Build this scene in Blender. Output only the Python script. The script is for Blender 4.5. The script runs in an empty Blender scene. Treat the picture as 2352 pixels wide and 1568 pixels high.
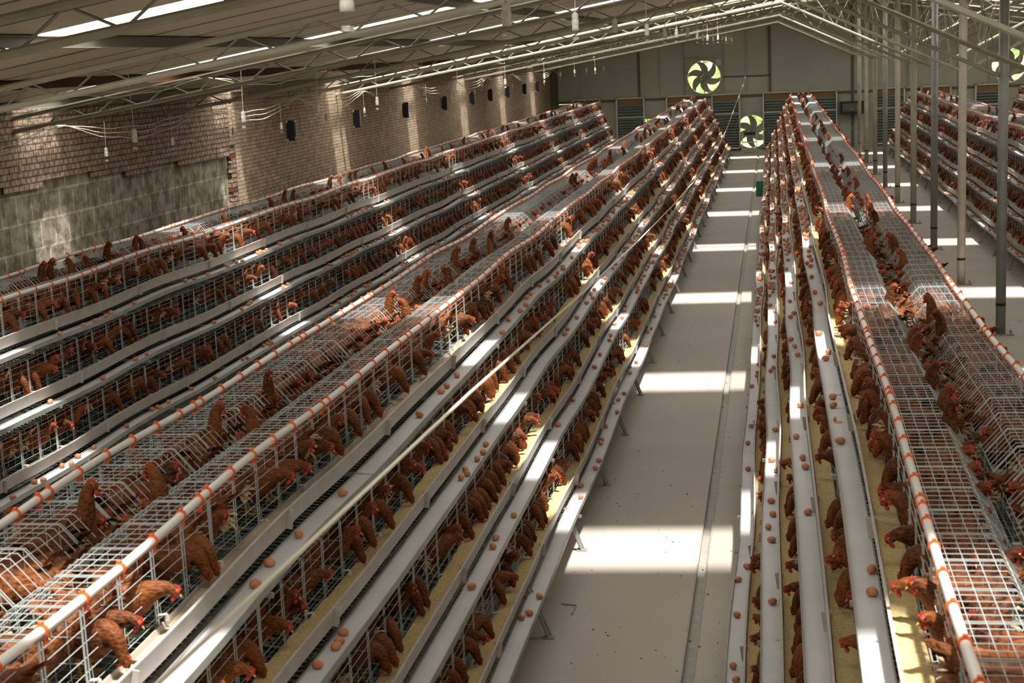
import bpy, math, random
import numpy as np
from mathutils import Vector, Matrix, Euler
random.seed(11)
PI = math.pi
SC = bpy.context.scene
COL = SC.collection

# ------------------------------------------------------------------ camera, world, sun, exposure
CAMR = [[0.985863722171799, 0.16186398035700403, -0.04327554931544266],
        [-0.012988103151248653, -0.18367925890761522, -0.982900421723219],
        [-0.16704499538177855, 0.9695679355827196, -0.17898041179907065]]   # rows: right, down, forward
CAM_H = 4.0
r_, d_, f_ = (Vector(v) for v in CAMR)
cam = bpy.data.cameras.new('camera'); cam_o = bpy.data.objects.new('camera', cam); COL.objects.link(cam_o)
cam_o.matrix_world = Matrix(((r_.x, -d_.x, -f_.x, 0), (r_.y, -d_.y, -f_.y, 0), (r_.z, -d_.z, -f_.z, CAM_H), (0, 0, 0, 1)))
cam.sensor_width = 36; cam.lens = 3600 / 2352 * 36; cam.clip_start = .05; cam.clip_end = 300
cam.dof.use_dof = True; cam.dof.focus_distance = 15.0; cam.dof.aperture_fstop = 6.3
SC.camera = cam_o
SC.view_settings.view_transform = 'Standard'; SC.view_settings.look = 'None'
SC.view_settings.gamma = 1; SC.view_settings.use_curve_mapping = False
SC.view_settings.exposure = -1.0
SC.cycles.use_denoising = True
SC.cycles.max_bounces = 8; SC.cycles.diffuse_bounces = 4; SC.cycles.glossy_bounces = 3
SC.cycles.transparent_max_bounces = 16; SC.cycles.sample_clamp_indirect = 6
SC.cycles.caustics_reflective = False; SC.cycles.caustics_refractive = False

world = bpy.data.worlds.new('world'); SC.world = world; world.use_nodes = True
wn = world.node_tree; wn.nodes['Background'].inputs[0].default_value = (.78, .88, 1, 1); wn.nodes['Background'].inputs[1].default_value = 1.0

SUN_T = (-.21, .25, -1.0)      # direction the light travels
sun = bpy.data.lights.new('sun', 'SUN'); sun.energy = 48; sun.angle = math.radians(3.6); sun.color = (1, .97, .91)
sun_o = bpy.data.objects.new('sun', sun); COL.objects.link(sun_o)
sun_o.rotation_euler = Vector(SUN_T).to_track_quat('-Z', 'Y').to_euler()

SKY_Y = [11.0 + 6.53 * k for k in range(-2, 8)]          # skylight strips across the roof
SKY_W = 1.0; SLOPE = .165; RIDGE_X = 2.98
WL, WR, YB, YF = -8.67, 14.43, -7.0, 62.0                # walls
def roof_z(x): return 5.13 + SLOPE * (x if x <= RIDGE_X else 2 * RIDGE_X - x)
SK_X0, SK_X1 = -9.1, 2.2
for y in SKY_Y:
    for side in (0, 1):
        a = bpy.data.lights.new('skylight_glow', 'AREA'); a.shape = 'RECTANGLE'
        ln = (SK_X1 + 8.6) * math.hypot(1, SLOPE)
        a.size = ln; a.size_y = SKY_W - .06; a.energy = 9; a.color = (1, .97, .89)
        o = bpy.data.objects.new('skylight_glow', a); COL.objects.link(o)
        xm = (-8.6 + SK_X1) / 2
        z = roof_z(xm) - .012
        if side: xm = 2 * RIDGE_X - xm
        o.location = (xm, y, z); o.rotation_euler = (0, (-1 if not side else 1) * math.atan(SLOPE), 0)

# ------------------------------------------------------------------ materials
def mat(name, color=(.5, .5, .5), rough=.6, metal=0, spec=.3, noise=None, bump=None, emit=None):
    m = bpy.data.materials.new(name); m.use_nodes = True
    nt = m.node_tree; b = nt.nodes['Principled BSDF']
    b.inputs['Base Color'].default_value = (*color, 1); b.inputs['Roughness'].default_value = rough
    b.inputs['Metallic'].default_value = metal; b.inputs['Specular IOR Level'].default_value = spec
    L = nt.links.new
    if noise:      # (scale, other colour, contrast)
        g = nt.nodes.new('ShaderNodeNewGeometry'); n = nt.nodes.new('ShaderNodeTexNoise'); n.inputs['Scale'].default_value = noise[0]
        n.inputs['Detail'].default_value = 5
        r = nt.nodes.new('ShaderNodeValToRGB'); c = noise[2] if len(noise) > 2 else .18
        r.color_ramp.elements[0].position = .5 - c; r.color_ramp.elements[1].position = .5 + c
        r.color_ramp.elements[0].color = (*color, 1); r.color_ramp.elements[1].color = (*noise[1], 1)
        L(g.outputs['Position'], n.inputs['Vector']); L(n.outputs['Fac'], r.inputs['Fac']); L(r.outputs['Color'], b.inputs['Base Color'])
    if bump:       # (scale, strength)
        g = nt.nodes.new('ShaderNodeNewGeometry'); n = nt.nodes.new('ShaderNodeTexNoise'); n.inputs['Scale'].default_value = bump[0]
        bp = nt.nodes.new('ShaderNodeBump'); bp.inputs['Strength'].default_value = bump[1]; bp.inputs['Distance'].default_value = bump[2] if len(bump) > 2 else .01
        L(g.outputs['Position'], n.inputs['Vector']); L(n.outputs['Fac'], bp.inputs['Height']); L(bp.outputs['Normal'], b.inputs['Normal'])
    if emit:
        b.inputs['Emission Color'].default_value = (*color, 1); b.inputs['Emission Strength'].default_value = emit
    return m

M = {}
M['wire'] = mat('galvanised_wire', (.55, .60, .61), .4, .12, .5)
M['steel'] = mat('galvanised_steel', (.42, .43, .42), .5, .35, .4, noise=(6, (.33, .33, .31)))
M['tube'] = mat('painted_tube', (.60, .55, .45), .45, .0, .4, noise=(5, (.50, .45, .36)))
M['truss'] = mat('truss_tube', (.44, .41, .31), .45, 0, .4, noise=(5, (.36, .33, .25)))
M['trussweb'] = mat('truss_web', (.30, .29, .25), .5, .2, .4)
M['darktube'] = mat('dark_steel', (.16, .14, .11), .6, .2)
M['pvc'] = mat('white_pvc', (.86, .80, .76), .3, 0, .5)
M['greypipe'] = mat('grey_pvc', (.30, .31, .29), .5, noise=(20, (.2, .2, .19)))  # darker mottled grey for the pipes of the lower tiers
M['clip'] = mat('orange_clip', (.90, .15, .03), .4)
M['brownclip'] = mat('brown_clip', (.28, .13, .09), .5)
M['trough'] = mat('trough_plastic', (.56, .51, .47), .45, noise=(9, (.47, .42, .38)))
M['belt'] = mat('egg_belt', (.70, .68, .71), .45, noise=(3, (.62, .60, .62)))
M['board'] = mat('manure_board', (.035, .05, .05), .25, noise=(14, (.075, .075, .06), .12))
M['feed'] = mat('feed', (.56, .40, .17), .9, noise=(60, (.70, .55, .29)), bump=(90, .7, .01))
M['dust'] = mat('feed_dust', (.42, .33, .24), .9, noise=(60, (.52, .42, .30)), bump=(90, .5, .006))
M['floor'] = mat('floor_concrete', (.56, .50, .445), .62, 0, .25, noise=(.8, (.48, .43, .385), .25), bump=(25, .12, .004))
M['gutter'] = mat('gutter_metal', (.36, .33, .30), .5, noise=(12, (.44, .41, .37)))
M['bulb'] = mat('lamp_white', (.82, .80, .72), .35)
M['cord'] = mat('cord_white', (.78, .72, .58), .6)
M['egg'] = mat('egg_shell', (.56, .20, .09), .45, 0, .4, noise=(9, (.66, .28, .15), .12))
M['comb'] = mat('comb_red', (.50, .06, .04), .5)
M['beak'] = mat('beak_horn', (.62, .36, .14), .4)
M['eye'] = mat('eye_dark', (.02, .012, .01), .15)
M['legm'] = mat('leg_yellow', (.60, .36, .08), .6)
M['fluff'] = mat('white_fluff', (.72, .56, .40), .85, noise=(30, (.55, .34, .18)))
M['crate'] = mat('green_plastic', (.05, .30, .20), .45)
M['fanblade'] = mat('fan_blade', (.36, .35, .30), .5, .3)
M['galv'] = mat('fan_housing', (.40, .39, .33), .55, .2)
M['white'] = mat('white_frame', (.72, .71, .63), .5)
M['brownboard'] = mat('brown_board', (.30, .19, .07), .7, noise=(3, (.24, .15, .06)))
M['slat'] = mat('louvre_slat', (.30, .34, .31), .5, .2)
M['black'] = mat('black_plastic', (.03, .035, .045), .4)
M['glass'] = mat('dark_glass', (.03, .035, .04), .08, 0, .6)
M['purlin'] = mat('purlin_steel', (.30, .285, .24), .6, noise=(.6, (.34, .32, .26)))
M['redoxide'] = mat('red_oxide', (.16, .06, .04), .7)
M['leaf'] = mat('leaf_green', (.52, .57, .38), .7, noise=(2.5, (.70, .73, .58)))
M['grass'] = mat('grass_ground', (.30, .46, .10), .9, noise=(3, (.5, .6, .2)))
M['litter'] = mat('litter', (.14, .10, .07), .8)

def hen_mat(name, dark, light):
    m = bpy.data.materials.new(name); m.use_nodes = True; nt = m.node_tree; b = nt.nodes['Principled BSDF']; L = nt.links.new
    g = nt.nodes.new('ShaderNodeNewGeometry')
    n1 = nt.nodes.new('ShaderNodeTexNoise'); n1.inputs['Scale'].default_value = 3.1
    n2 = nt.nodes.new('ShaderNodeTexVoronoi'); n2.inputs['Scale'].default_value = 80
    tc = nt.nodes.new('ShaderNodeTexCoord'); mp = nt.nodes.new('ShaderNodeMapping'); mp.inputs['Scale'].default_value = (.35, 1, .8)
    L(tc.outputs['Object'], mp.inputs['Vector']); L(mp.outputs['Vector'], n2.inputs['Vector'])
    L(g.outputs['Position'], n1.inputs['Vector'])
    mm = nt.nodes.new('ShaderNodeMath'); mm.operation = 'MULTIPLY_ADD'; mm.inputs[1].default_value = .45
    L(n2.outputs['Distance'], mm.inputs[0]); L(n1.outputs['Fac'], mm.inputs[2])
    r = nt.nodes.new('ShaderNodeValToRGB'); r.color_ramp.elements[0].position = .42; r.color_ramp.elements[1].position = .95
    r.color_ramp.elements[0].color = (*dark, 1); r.color_ramp.elements[1].color = (*light, 1)
    L(mm.outputs[0], r.inputs['Fac']); L(r.outputs['Color'], b.inputs['Base Color'])
    bp = nt.nodes.new('ShaderNodeBump'); bp.inputs['Strength'].default_value = .6; bp.inputs['Distance'].default_value = .006
    L(n2.outputs['Distance'], bp.inputs['Height']); L(bp.outputs['Normal'], b.inputs['Normal'])
    b.inputs['Roughness'].default_value = .62; b.inputs['Specular IOR Level'].default_value = .25
    return m
M['hen'] = hen_mat('hen_plumage', (.018, .006, .003), (.27, .078, .018))
M['henhead'] = hen_mat('hen_face', (.45, .10, .05), (.60, .22, .10))

def roof_mat():
    m = bpy.data.materials.new('roof_panel'); m.use_nodes = True; nt = m.node_tree; b = nt.nodes['Principled BSDF']; L = nt.links.new
    g = nt.nodes.new('ShaderNodeNewGeometry'); s = nt.nodes.new('ShaderNodeSeparateXYZ'); L(g.outputs['Position'], s.inputs[0])
    a = nt.nodes.new('ShaderNodeMath'); a.operation = 'ADD'; a.inputs[1].default_value = 100.5 - .0; L(s.outputs['Y'], a.inputs[0])
    fr = nt.nodes.new('ShaderNodeMath'); fr.operation = 'FRACT'; L(a.outputs[0], fr.inputs[0])
    lt = nt.nodes.new('ShaderNodeMath'); lt.operation = 'LESS_THAN'; lt.inputs[1].default_value = .08; L(fr.outputs[0], lt.inputs[0])
    mx = nt.nodes.new('ShaderNodeMixRGB'); mx.inputs[1].default_value = (.55, .485, .30, 1); mx.inputs[2].default_value = (.05, .045, .035, 1)
    L(lt.outputs[0], mx.inputs[0]); L(mx.outputs[0], b.inputs['Base Color']); b.inputs['Roughness'].default_value = .5
    f2 = nt.nodes.new('ShaderNodeMath'); f2.operation = 'MULTIPLY'; f2.inputs[1].default_value = 2 * PI * 12; L(s.outputs['Y'], f2.inputs[0])
    sn = nt.nodes.new('ShaderNodeMath'); sn.operation = 'SINE'; L(f2.outputs[0], sn.inputs[0])
    bp = nt.nodes.new('ShaderNodeBump'); bp.inputs['Strength'].default_value = .25; bp.inputs['Distance'].default_value = .004
    L(sn.outputs[0], bp.inputs['Height']); L(bp.outputs['Normal'], b.inputs['Normal'])
    return m
M['roof'] = roof_mat()

def masonry(name, c1, c2, mortar, bw, rh, ms, rough_scale, strength, dist, noise_c, mb=.1):
    m = bpy.data.materials.new(name); m.use_nodes = True; nt = m.node_tree; b = nt.nodes['Principled BSDF']; L = nt.links.new
    g = nt.nodes.new('ShaderNodeNewGeometry'); s = nt.nodes.new('ShaderNodeSeparateXYZ'); c = nt.nodes.new('ShaderNodeCombineXYZ')
    ad = nt.nodes.new('ShaderNodeMath'); ad.operation = 'ADD'; L(s.outputs['X'], ad.inputs[0]); L(s.outputs['Y'], ad.inputs[1])
    L(g.outputs['Position'], s.inputs[0]); L(ad.outputs[0], c.inputs[0]); L(s.outputs['Z'], c.inputs[1])
    wb = nt.nodes.new('ShaderNodeTexNoise'); wb.inputs['Scale'].default_value = 5; L(c.outputs[0], wb.inputs['Vector'])
    mixv = nt.nodes.new('ShaderNodeVectorMath'); mixv.operation = 'MULTIPLY_ADD'; mixv.inputs[1].default_value = (.012, .012, 0)
    L(wb.outputs['Color'], mixv.inputs[0]); L(c.outputs[0], mixv.inputs[2])
    br = nt.nodes.new('ShaderNodeTexBrick'); L(mixv.outputs[0], br.inputs['Vector'])
    br.inputs['Color1'].default_value = (*c1, 1); br.inputs['Color2'].default_value = (*c2, 1); br.inputs['Mortar'].default_value = (*mortar, 1)
    br.inputs['Scale'].default_value = 1; br.inputs['Brick Width'].default_value = bw; br.inputs['Row Height'].default_value = rh
    br.inputs['Mortar Size'].default_value = ms; br.inputs['Mortar Smooth'].default_value = mb; br.inputs['Bias'].default_value = 0
    n = nt.nodes.new('ShaderNodeTexNoise'); n.inputs['Scale'].default_value = rough_scale; n.inputs['Detail'].default_value = 8; L(g.outputs['Position'], n.inputs['Vector'])
    rp = nt.nodes.new('ShaderNodeValToRGB'); rp.color_ramp.elements[0].position = .36; rp.color_ramp.elements[1].position = .6
    rp.color_ramp.elements[0].color = (*noise_c, 1); rp.color_ramp.elements[1].color = (1, 1, 1, 1); L(n.outputs['Fac'], rp.inputs['Fac'])
    mx = nt.nodes.new('ShaderNodeMixRGB'); mx.blend_type = 'MULTIPLY'; mx.inputs[0].default_value = 1
    L(br.outputs['Color'], mx.inputs[1]); L(rp.outputs['Color'], mx.inputs[2]); L(mx.outputs[0], b.inputs['Base Color'])
    h = nt.nodes.new('ShaderNodeMath'); h.operation = 'MULTIPLY_ADD'; h.inputs[1].default_value = -.8; L(br.outputs['Fac'], h.inputs[0]); L(n.outputs['Fac'], h.inputs[2])
    bp = nt.nodes.new('ShaderNodeBump'); bp.inputs['Strength'].default_value = strength; bp.inputs['Distance'].default_value = dist
    L(h.outputs[0], bp.inputs['Height']); L(bp.outputs['Normal'], b.inputs['Normal']); b.inputs['Roughness'].default_value = .85
    return m
M['brick'] = masonry('brick_wall', (.54, .38, .26), (.62, .49, .36), (.20, .16, .12), .24, .062, .006, 7, .7, .012, (.72, .68, .66))
M['brickold'] = masonry('old_brick_wall', (.50, .30, .20), (.46, .36, .28), (.13, .11, .09), .13, .075, .010, 9, 1, .03, (.55, .5, .48))
M['block'] = masonry('rubble_block', (.50, .45, .35), (.38, .35, .27), (.70, .65, .54), .38, .33, .016, 6, .6, .03, (.42, .40, .37), .1)

def glass_sheet():
    m = bpy.data.materials.new('skylight_sheet'); m.use_nodes = True; nt = m.node_tree; nt.nodes.clear(); L = nt.links.new
    o = nt.nodes.new('ShaderNodeOutputMaterial'); t = nt.nodes.new('ShaderNodeBsdfTransparent'); d = nt.nodes.new('ShaderNodeBsdfTranslucent')
    t.inputs[0].default_value = (.95, .95, .93, 1); d.inputs[0].default_value = (.9, .9, .86, 1)
    x = nt.nodes.new('ShaderNodeMixShader'); x.inputs[0].default_value = .35
    L(t.outputs[0], x.inputs[1]); L(d.outputs[0], x.inputs[2]); L(x.outputs[0], o.inputs[0]); return m
M['sheet'] = glass_sheet()
MI = list(M.keys())

# ------------------------------------------------------------------ mesh builder
class MB:
    def __init__(self): self.v = []; self.f = []; self.m = []; self.cur = 0
    def mat(self, i): self.cur = i; return self
    def add(self, vs, fs):
        b = len(self.v); self.v.extend(vs); self.f.extend([tuple(b + i for i in f) for f in fs]); self.m.extend([self.cur] * len(fs)); return self
    def box(self, x0, y0, z0, x1, y1, z1):
        vs = [(x, y, z) for x in (x0, x1) for y in (y0, y1) for z in (z0, z1)]
        return self.add(vs, [(0, 1, 3, 2), (4, 6, 7, 5), (0, 4, 5, 1), (2, 3, 7, 6), (0, 2, 6, 4), (1, 5, 7, 3)])
    def tube(self, pts, r, n=4, cap=False, closed=False):
        pts = [Vector(p) for p in pts]; N = len(pts); vs = []
        rr = r if isinstance(r, (list, tuple)) else [r] * N
        prev = None
        for i, p in enumerate(pts):
            if closed: t = pts[(i + 1) % N] - pts[i - 1]
            else: t = pts[min(i + 1, N - 1)] - pts[max(i - 1, 0)]
            t.normalize()
            if prev is None:
                a = Vector((0, 0, 1)) if abs(t.z) < .9 else Vector((0, 1, 0))
                u = t.cross(a).normalized()
            else:
                u = (prev - t * prev.dot(t)).normalized()
            prev = u; w = t.cross(u)
            for k in range(n):
                a = 2 * PI * (k + .5) / n
                q = p + (u * math.cos(a) + w * math.sin(a)) * rr[i]; vs.append((q.x, q.y, q.z))
        fs = []
        for i in range(N if closed else N - 1):
            j = (i + 1) % N
            for k in range(n):
                fs.append((i * n + k, i * n + (k + 1) % n, j * n + (k + 1) % n, j * n + k))
        if cap and not closed: fs += [tuple(range(n))[::-1], tuple((N - 1) * n + k for k in range(n))]
        return self.add(vs, fs)
    def bar(self, a, b, w, h):      # rectangular bar between two points
        a = Vector(a); b = Vector(b); t = (b - a).normalized(); up = Vector((0, 0, 1)) if abs(t.z) < .95 else Vector((0, 1, 0))
        u = t.cross(up).normalized() * w / 2; v = u.cross(t).normalized() * h / 2
        vs = [tuple(p + su * u + sv * v) for p in (a, b) for su, sv in ((-1, -1), (1, -1), (1, 1), (-1, 1))]
        return self.add(vs, [(0, 1, 2, 3), (7, 6, 5, 4), (0, 4, 5, 1), (1, 5, 6, 2), (2, 6, 7, 3), (3, 7, 4, 0)])
    def sweep(self, prof, ys, disp, closed=True):    # profile of (x,z) swept along y; disp(y)->(dx,dz)
        n = len(prof); vs = []
        for y in ys:
            dx, dz = disp(y)
            vs += [(x + dx, y, z + dz) for x, z in prof]
        fs = []
        for i in range(len(ys) - 1):
            for k in range(n if closed else n - 1):
                fs.append((i * n + k, i * n + (k + 1) % n, (i + 1) * n + (k + 1) % n, (i + 1) * n + k))
        if closed: fs += [tuple(range(n)), tuple((len(ys) - 1) * n + k for k in range(n))[::-1]]
        return self.add(vs, fs)
    def loft(self, rings):          # rings: list of lists of points, same count; closed ends
        n = len(rings[0]); vs = [tuple(p) for r in rings for p in r]; fs = []
        for i in range(len(rings) - 1):
            for k in range(n): fs.append((i * n + k, i * n + (k + 1) % n, (i + 1) * n + (k + 1) % n, (i + 1) * n + k))
        fs += [tuple(range(n))[::-1], tuple((len(rings) - 1) * n + k for k in range(n))]
        return self.add(vs, fs)
    def mesh(self, name, mats, smooth=False):
        me = bpy.data.meshes.new(name); me.from_pydata(self.v, [], self.f)
        for k in mats: me.materials.append(M[k])
        if len(mats) > 1: me.polygons.foreach_set('material_index', self.m)
        if smooth: me.polygons.foreach_set('use_smooth', [True] * len(self.f))
        me.update(); return me
    def build(self, name, mats, parent=None, smooth=False):
        if isinstance(mats, str): mats = [mats]
        return link(name, self.mesh(name, mats, smooth), parent)

def link(name, me, parent=None):
    o = bpy.data.objects.new(name, me); COL.objects.link(o)
    if parent: o.parent = parent
    return o
def tag(o, label=None, cat=None, group=None, kind=None):
    if label: o['label'] = label
    if cat: o['category'] = cat
    if group: o['group'] = group
    if kind: o['kind'] = kind
    return o
def thing(name, label, cat, loc=(0, 0, 0), rz=0, group=None):
    o = bpy.data.objects.new(name, None); o.empty_display_size = .2; COL.objects.link(o); o.location = loc; o.rotation_euler = (0, 0, rz)
    return tag(o, label, cat, group)
def struct(name, mb, m): return tag(mb.build(name, m), kind='structure')
def copy_tree(o):
    c = o.copy(); COL.objects.link(c)
    for ch in list(o.children):
        d = ch.copy(); COL.objects.link(d); d.parent = c
        for g in ch.children:
            e = g.copy(); COL.objects.link(e); e.parent = d
    return c
ORD = ['', 'first', 'second', 'third', 'fourth', 'fifth', 'sixth', 'seventh', 'eighth', 'ninth', 'tenth', 'eleventh', 'twelfth', 'thirteenth', 'fourteenth',
       'fifteenth', 'sixteenth', 'seventeenth', 'eighteenth', 'nineteenth', 'twentieth']
def ordi(n):
    if n <= 20: return ORD[n]
    t = ['', '', 'twenty', 'thirty', 'forty', 'fifty', 'sixty', 'seventy', 'eighty', 'ninety'][(n // 10) % 10]
    if n > 99: return 'farthest'
    return (t[:-1] + 'ieth') if n % 10 == 0 else t + '-' + ORD[n % 10]

# joined copies with numpy (for the uncountable rest)
class Bulk:
    def __init__(self): self.V = []; self.L = []; self.T = []; self.MI = []; self.nv = 0
    def prep(me):
        n = len(me.vertices); v = np.empty(n * 3, np.float32); me.vertices.foreach_get('co', v)
        l = np.empty(len(me.loops), np.int32); me.loops.foreach_get('vertex_index', l)
        t = np.empty(len(me.polygons), np.int32); me.polygons.foreach_get('loop_total', t)
        m = np.empty(len(me.polygons), np.int32); me.polygons.foreach_get('material_index', m)
        return v.reshape(-1, 3), l, t, m
    def add(self, p, mw):
        v, l, t, m = p; A = np.array(mw, np.float32)
        self.V.append(v @ A[:3, :3].T + A[:3, 3]); self.L.append(l + self.nv); self.T.append(t); self.MI.append(m); self.nv += len(v)
    def build(self, name, mats, parent=None, smooth=False):
        V = np.concatenate(self.V); L = np.concatenate(self.L); T = np.concatenate(self.T); m = np.concatenate(self.MI)
        me = bpy.data.meshes.new(name); me.vertices.add(len(V)); me.vertices.foreach_set('co', V.ravel())
        me.loops.add(len(L)); me.loops.foreach_set('vertex_index', L.astype(np.int32))
        me.polygons.add(len(T)); st = np.concatenate([[0], np.cumsum(T)[:-1]]).astype(np.int32)
        me.polygons.foreach_set('loop_start', st); me.polygons.foreach_set('material_index', m)
        for k in mats: me.materials.append(M[k])
        if smooth: me.polygons.foreach_set('use_smooth', np.ones(len(T), bool))
        me.update(calc_edges=True); me.validate()
        return link(name, me, parent)

CR = np.array(CAMR)
def project(p):
    c = CR @ (np.array(p, float) - np.array([0, 0, CAM_H]))
    if c[2] < .3: return (-9999, -9999)
    return (c[0] / c[2] * 3600 + 1176, c[1] / c[2] * 3600 + 784)
def in_frame(p, m=30):
    x, y = project(p); return -m < x < 2352 + m and -m < y < 1568 + m

# ------------------------------------------------------------------ the building shell
struct('floor', MB().box(WL - .3, YB, -.2, -.65, YF + .3, 0).box(-.56, YB, -.2, WR + .3, YF + .3, 0), 'floor')
g = MB().box(-.65, YB, -.2, -.56, YF, -.03)
for x0, x1 in ((-.65, -.638), (-.572, -.56)): g.box(x0, YB, -.03, x1, YF, .006)
struct('trim_1', g, 'gutter')

# roof: sheets between the skylights
ys = [YB - .3]
for y in SKY_Y:
    if y - .5 > YB: ys += [y - SKY_W / 2, y + SKY_W / 2]
ys.append(YF + .5)
rf = MB(); TH = .06
def slab(mb, xa, xb, ya, yb, dz=0, th=TH):
    za, zb = roof_z(xa) + dz, roof_z(xb) + dz
    mb.add([(xa, ya, za), (xb, ya, zb), (xb, yb, zb), (xa, yb, za), (xa, ya, za + th), (xb, ya, zb + th), (xb, yb, zb + th), (xa, yb, za + th)],
           [(0, 3, 2, 1), (4, 5, 6, 7), (0, 1, 5, 4), (1, 2, 6, 5), (2, 3, 7, 6), (3, 0, 4, 7)])
EXL, EXR = WL - .6, WR + .6
for i in range(0, len(ys) - 1):
    if i % 2 == 0:
        slab(rf, EXL, RIDGE_X, ys[i], ys[i + 1]); slab(rf, RIDGE_X, EXR, ys[i], ys[i + 1])
    else:
        slab(rf, EXL, SK_X0, ys[i], ys[i + 1]); slab(rf, SK_X1, RIDGE_X, ys[i], ys[i + 1])
        m1 = 2 * RIDGE_X
        slab(rf, RIDGE_X, m1 - SK_X1, ys[i], ys[i + 1]); slab(rf, m1 - SK_X0, EXR, ys[i], ys[i + 1])
struct('ceiling', rf, 'roof')
k = 0
for i in range(1, len(ys) - 1, 2):
    for a, b in ((SK_X0, SK_X1), (2 * RIDGE_X - SK_X1, 2 * RIDGE_X - SK_X0)):
        k += 1; sk = MB(); slab(sk, a, b, ys[i], ys[i + 1], .02, .004)
        struct('window_%d' % k, sk, 'sheet')
nwin = k
# purlins
kx = 0
for x in (-8.5, -7.0, -5.1, -3.2, -1.3, .6, 2.3, 3.46, 5.16, 7.06, 8.96, 10.86, 12.76, 14.26):
    kx += 1; z = roof_z(x)
    p = MB().box(x - .03, YB, z - .09, x - .025, YF, z - .004).box(x - .03, YB, z - .09, x + .03, YF, z - .085).box(x - .03, YB, z - .012, x + .03, YF, z - .006)
    struct('trim_%d' % (kx + 1), p, 'purlin' if kx != 2 else 'redoxide')

# left wall
H0 = 3.78
w = MB()
w.box(WL - .3, 24.6, 0, WL, YF, H0)                     # brick to the floor beyond the block section
w.box(WL - .3, YB, 2.78, WL, 24.6, H0)
struct('wall_left', w, 'brick')
w = MB()
w.box(WL - .02, YB, 2.78, WL + .012, 24.35, H0)
random.seed(3)
y = 10.0
while y < 24.3:                                          # ragged lower courses
    l = random.uniform(.2, 1.1); dz = random.choice([0, .085, .085, .17]) if y < 22.4 else -.0
    w.box(WL - .02, y, 2.78 - (.17 - dz), WL + .012 + random.uniform(-.006, .01), min(y + l, 24.3), 2.79); y += l
struct('wall_left_upper', w, 'brickold')
struct('wall_left_lower', MB().box(WL - .3, YB, 0, WL - .07, 24.6, 2.8), 'block')
# toothed brick edge
t = thing('brick_edge', 'ragged upright edge of dark bricks where block wall meets brick wall', 'brickwork', (WL, 24.5, 0))
random.seed(5)
e = MB(); z = 0
while z < 2.7:
    h = .068; e.mat(random.choice([0, 1, 1]))
    e.box(-.069, -.16 + random.uniform(-.03, .02), z, .006, .095, z + h); z += .078
e.build('brick_course', ['redoxide', 'brickold'], t)
# small vents in the left wall
for j, (yy) in enumerate((27.7, 32.3, 36.8, 41.3, 45.2, 48.2, 51.4, 55.0, 58.1)):
    nwin += 1
    b = MB(); zc = 2.85; hw, hh = .25, .16
    for (a0, b0, a1, b1) in ((-hw, -hh, hw, -hh + .025), (-hw, hh - .025, hw, hh), (-hw, -hh, -hw + .025, hh), (hw - .025, -hh, hw, hh)):
        b.box(WL - .01, yy + a0, zc + b0, WL + .03, yy + a1, zc + b1)
    b.mat(1).box(WL - .01, yy - hw + .02, zc - hh + .02, WL + .008, yy + hw - .02, zc + hh - .02)
    b.mat(2).box(WL, yy - hw - .03, zc - hh - .02, WL + .14, yy - hw - .005, zc + hh + .02)
    b.mat(0).box(WL, yy - hw - .06, zc - hh - .03, WL + .03, yy - hw - .03, zc - hh + .02).box(WL, yy - hw - .06, zc + hh - .02, WL + .03, yy - hw - .03, zc + hh + .03)
    struct('window_%d' % nwin, b, ['white', 'glass', 'black'])
# other walls
struct('wall_right', MB().box(WR, YB, 0, WR + .3, YF, H0), 'brick')
struct('wall_back', MB().box(WL - .3, YB - .3, 0, WR + .3, YB, 5.7), 'white')
# far wall with rectangular openings for the fans
M['gable'] = mat('gable_panel', (.50, .50, .42), .6, noise=(.5, (.45, .45, .38)))
FANS = [(-2.67, 2.87), (-.88, .72), (-4.9, .72), (8.70, 2.86)]
def holes_wall(x0, x1, z0, z1, holes, ya, yb):
    xs = sorted({x0, x1, *[h[0] for h in holes], *[h[1] for h in holes]}); zs = sorted({z0, z1, *[h[2] for h in holes], *[h[3] for h in holes]})
    mb = MB()
    for a, b in zip(xs, xs[1:]):
        for c, d in zip(zs, zs[1:]):
            xm, zm = (a + b) / 2, (c + d) / 2
            if any(h[0] < xm < h[1] and h[2] < zm < h[3] for h in holes): continue
            mb.box(a, ya, c, b, yb, d)
    return mb
hs = [(x - .66, x + .66, max(0, z - .66), z + .66) for x, z in FANS] + [(-8.6, -7.88, 2.02, 2.06)]
fw = holes_wall(WL - .3, WR + .3, 0, 3.79, hs, YF, YF + .12)
zl, zt = 3.79, roof_z(RIDGE_X) + .02
hwid = (zt - zl) / SLOPE; GL, GR = RIDGE_X - hwid, RIDGE_X + hwid
fw.add([(GL, YF, zl), (RIDGE_X, YF, zt), (GR, YF, zl), (GL, YF + .12, zl), (RIDGE_X, YF + .12, zt), (GR, YF + .12, zl)],
       [(0, 2, 1), (3, 4, 5), (0, 1, 4, 3), (1, 2, 5, 4)])
struct('wall_far', fw, 'gable')
kt = 20
def trimbox(m, *a):
    global kt
    kt += 1; struct('trim_%d' % kt, MB().box(*a), m)
for x, w2 in ((-7.5, .02), (-5.2, .05), (-4.39, .012), (-3.47, .02), (-1.93, .02), (-1.05, .03), (-.16, .05), (2.95, .05), (5.0, .02), (6.9, .05), (9.9, .05), (12.2, .05)):
    trimbox('darktube' if w2 > .04 else 'steel', x - w2, YF - .05, 0 if w2 > .04 else 2.25, x + w2, YF, roof_z(x) - .05)
trimbox('darktube', -1.93, YF - .05, 2.82, -.16, YF, 2.87)
trimbox('darktube', WL, YF - .04, 2.04, WR, YF, 2.14)
trimbox('darktube', WL, YF - .3, 0, WL + .28, YF, 3.6)   # dark corner post

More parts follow.
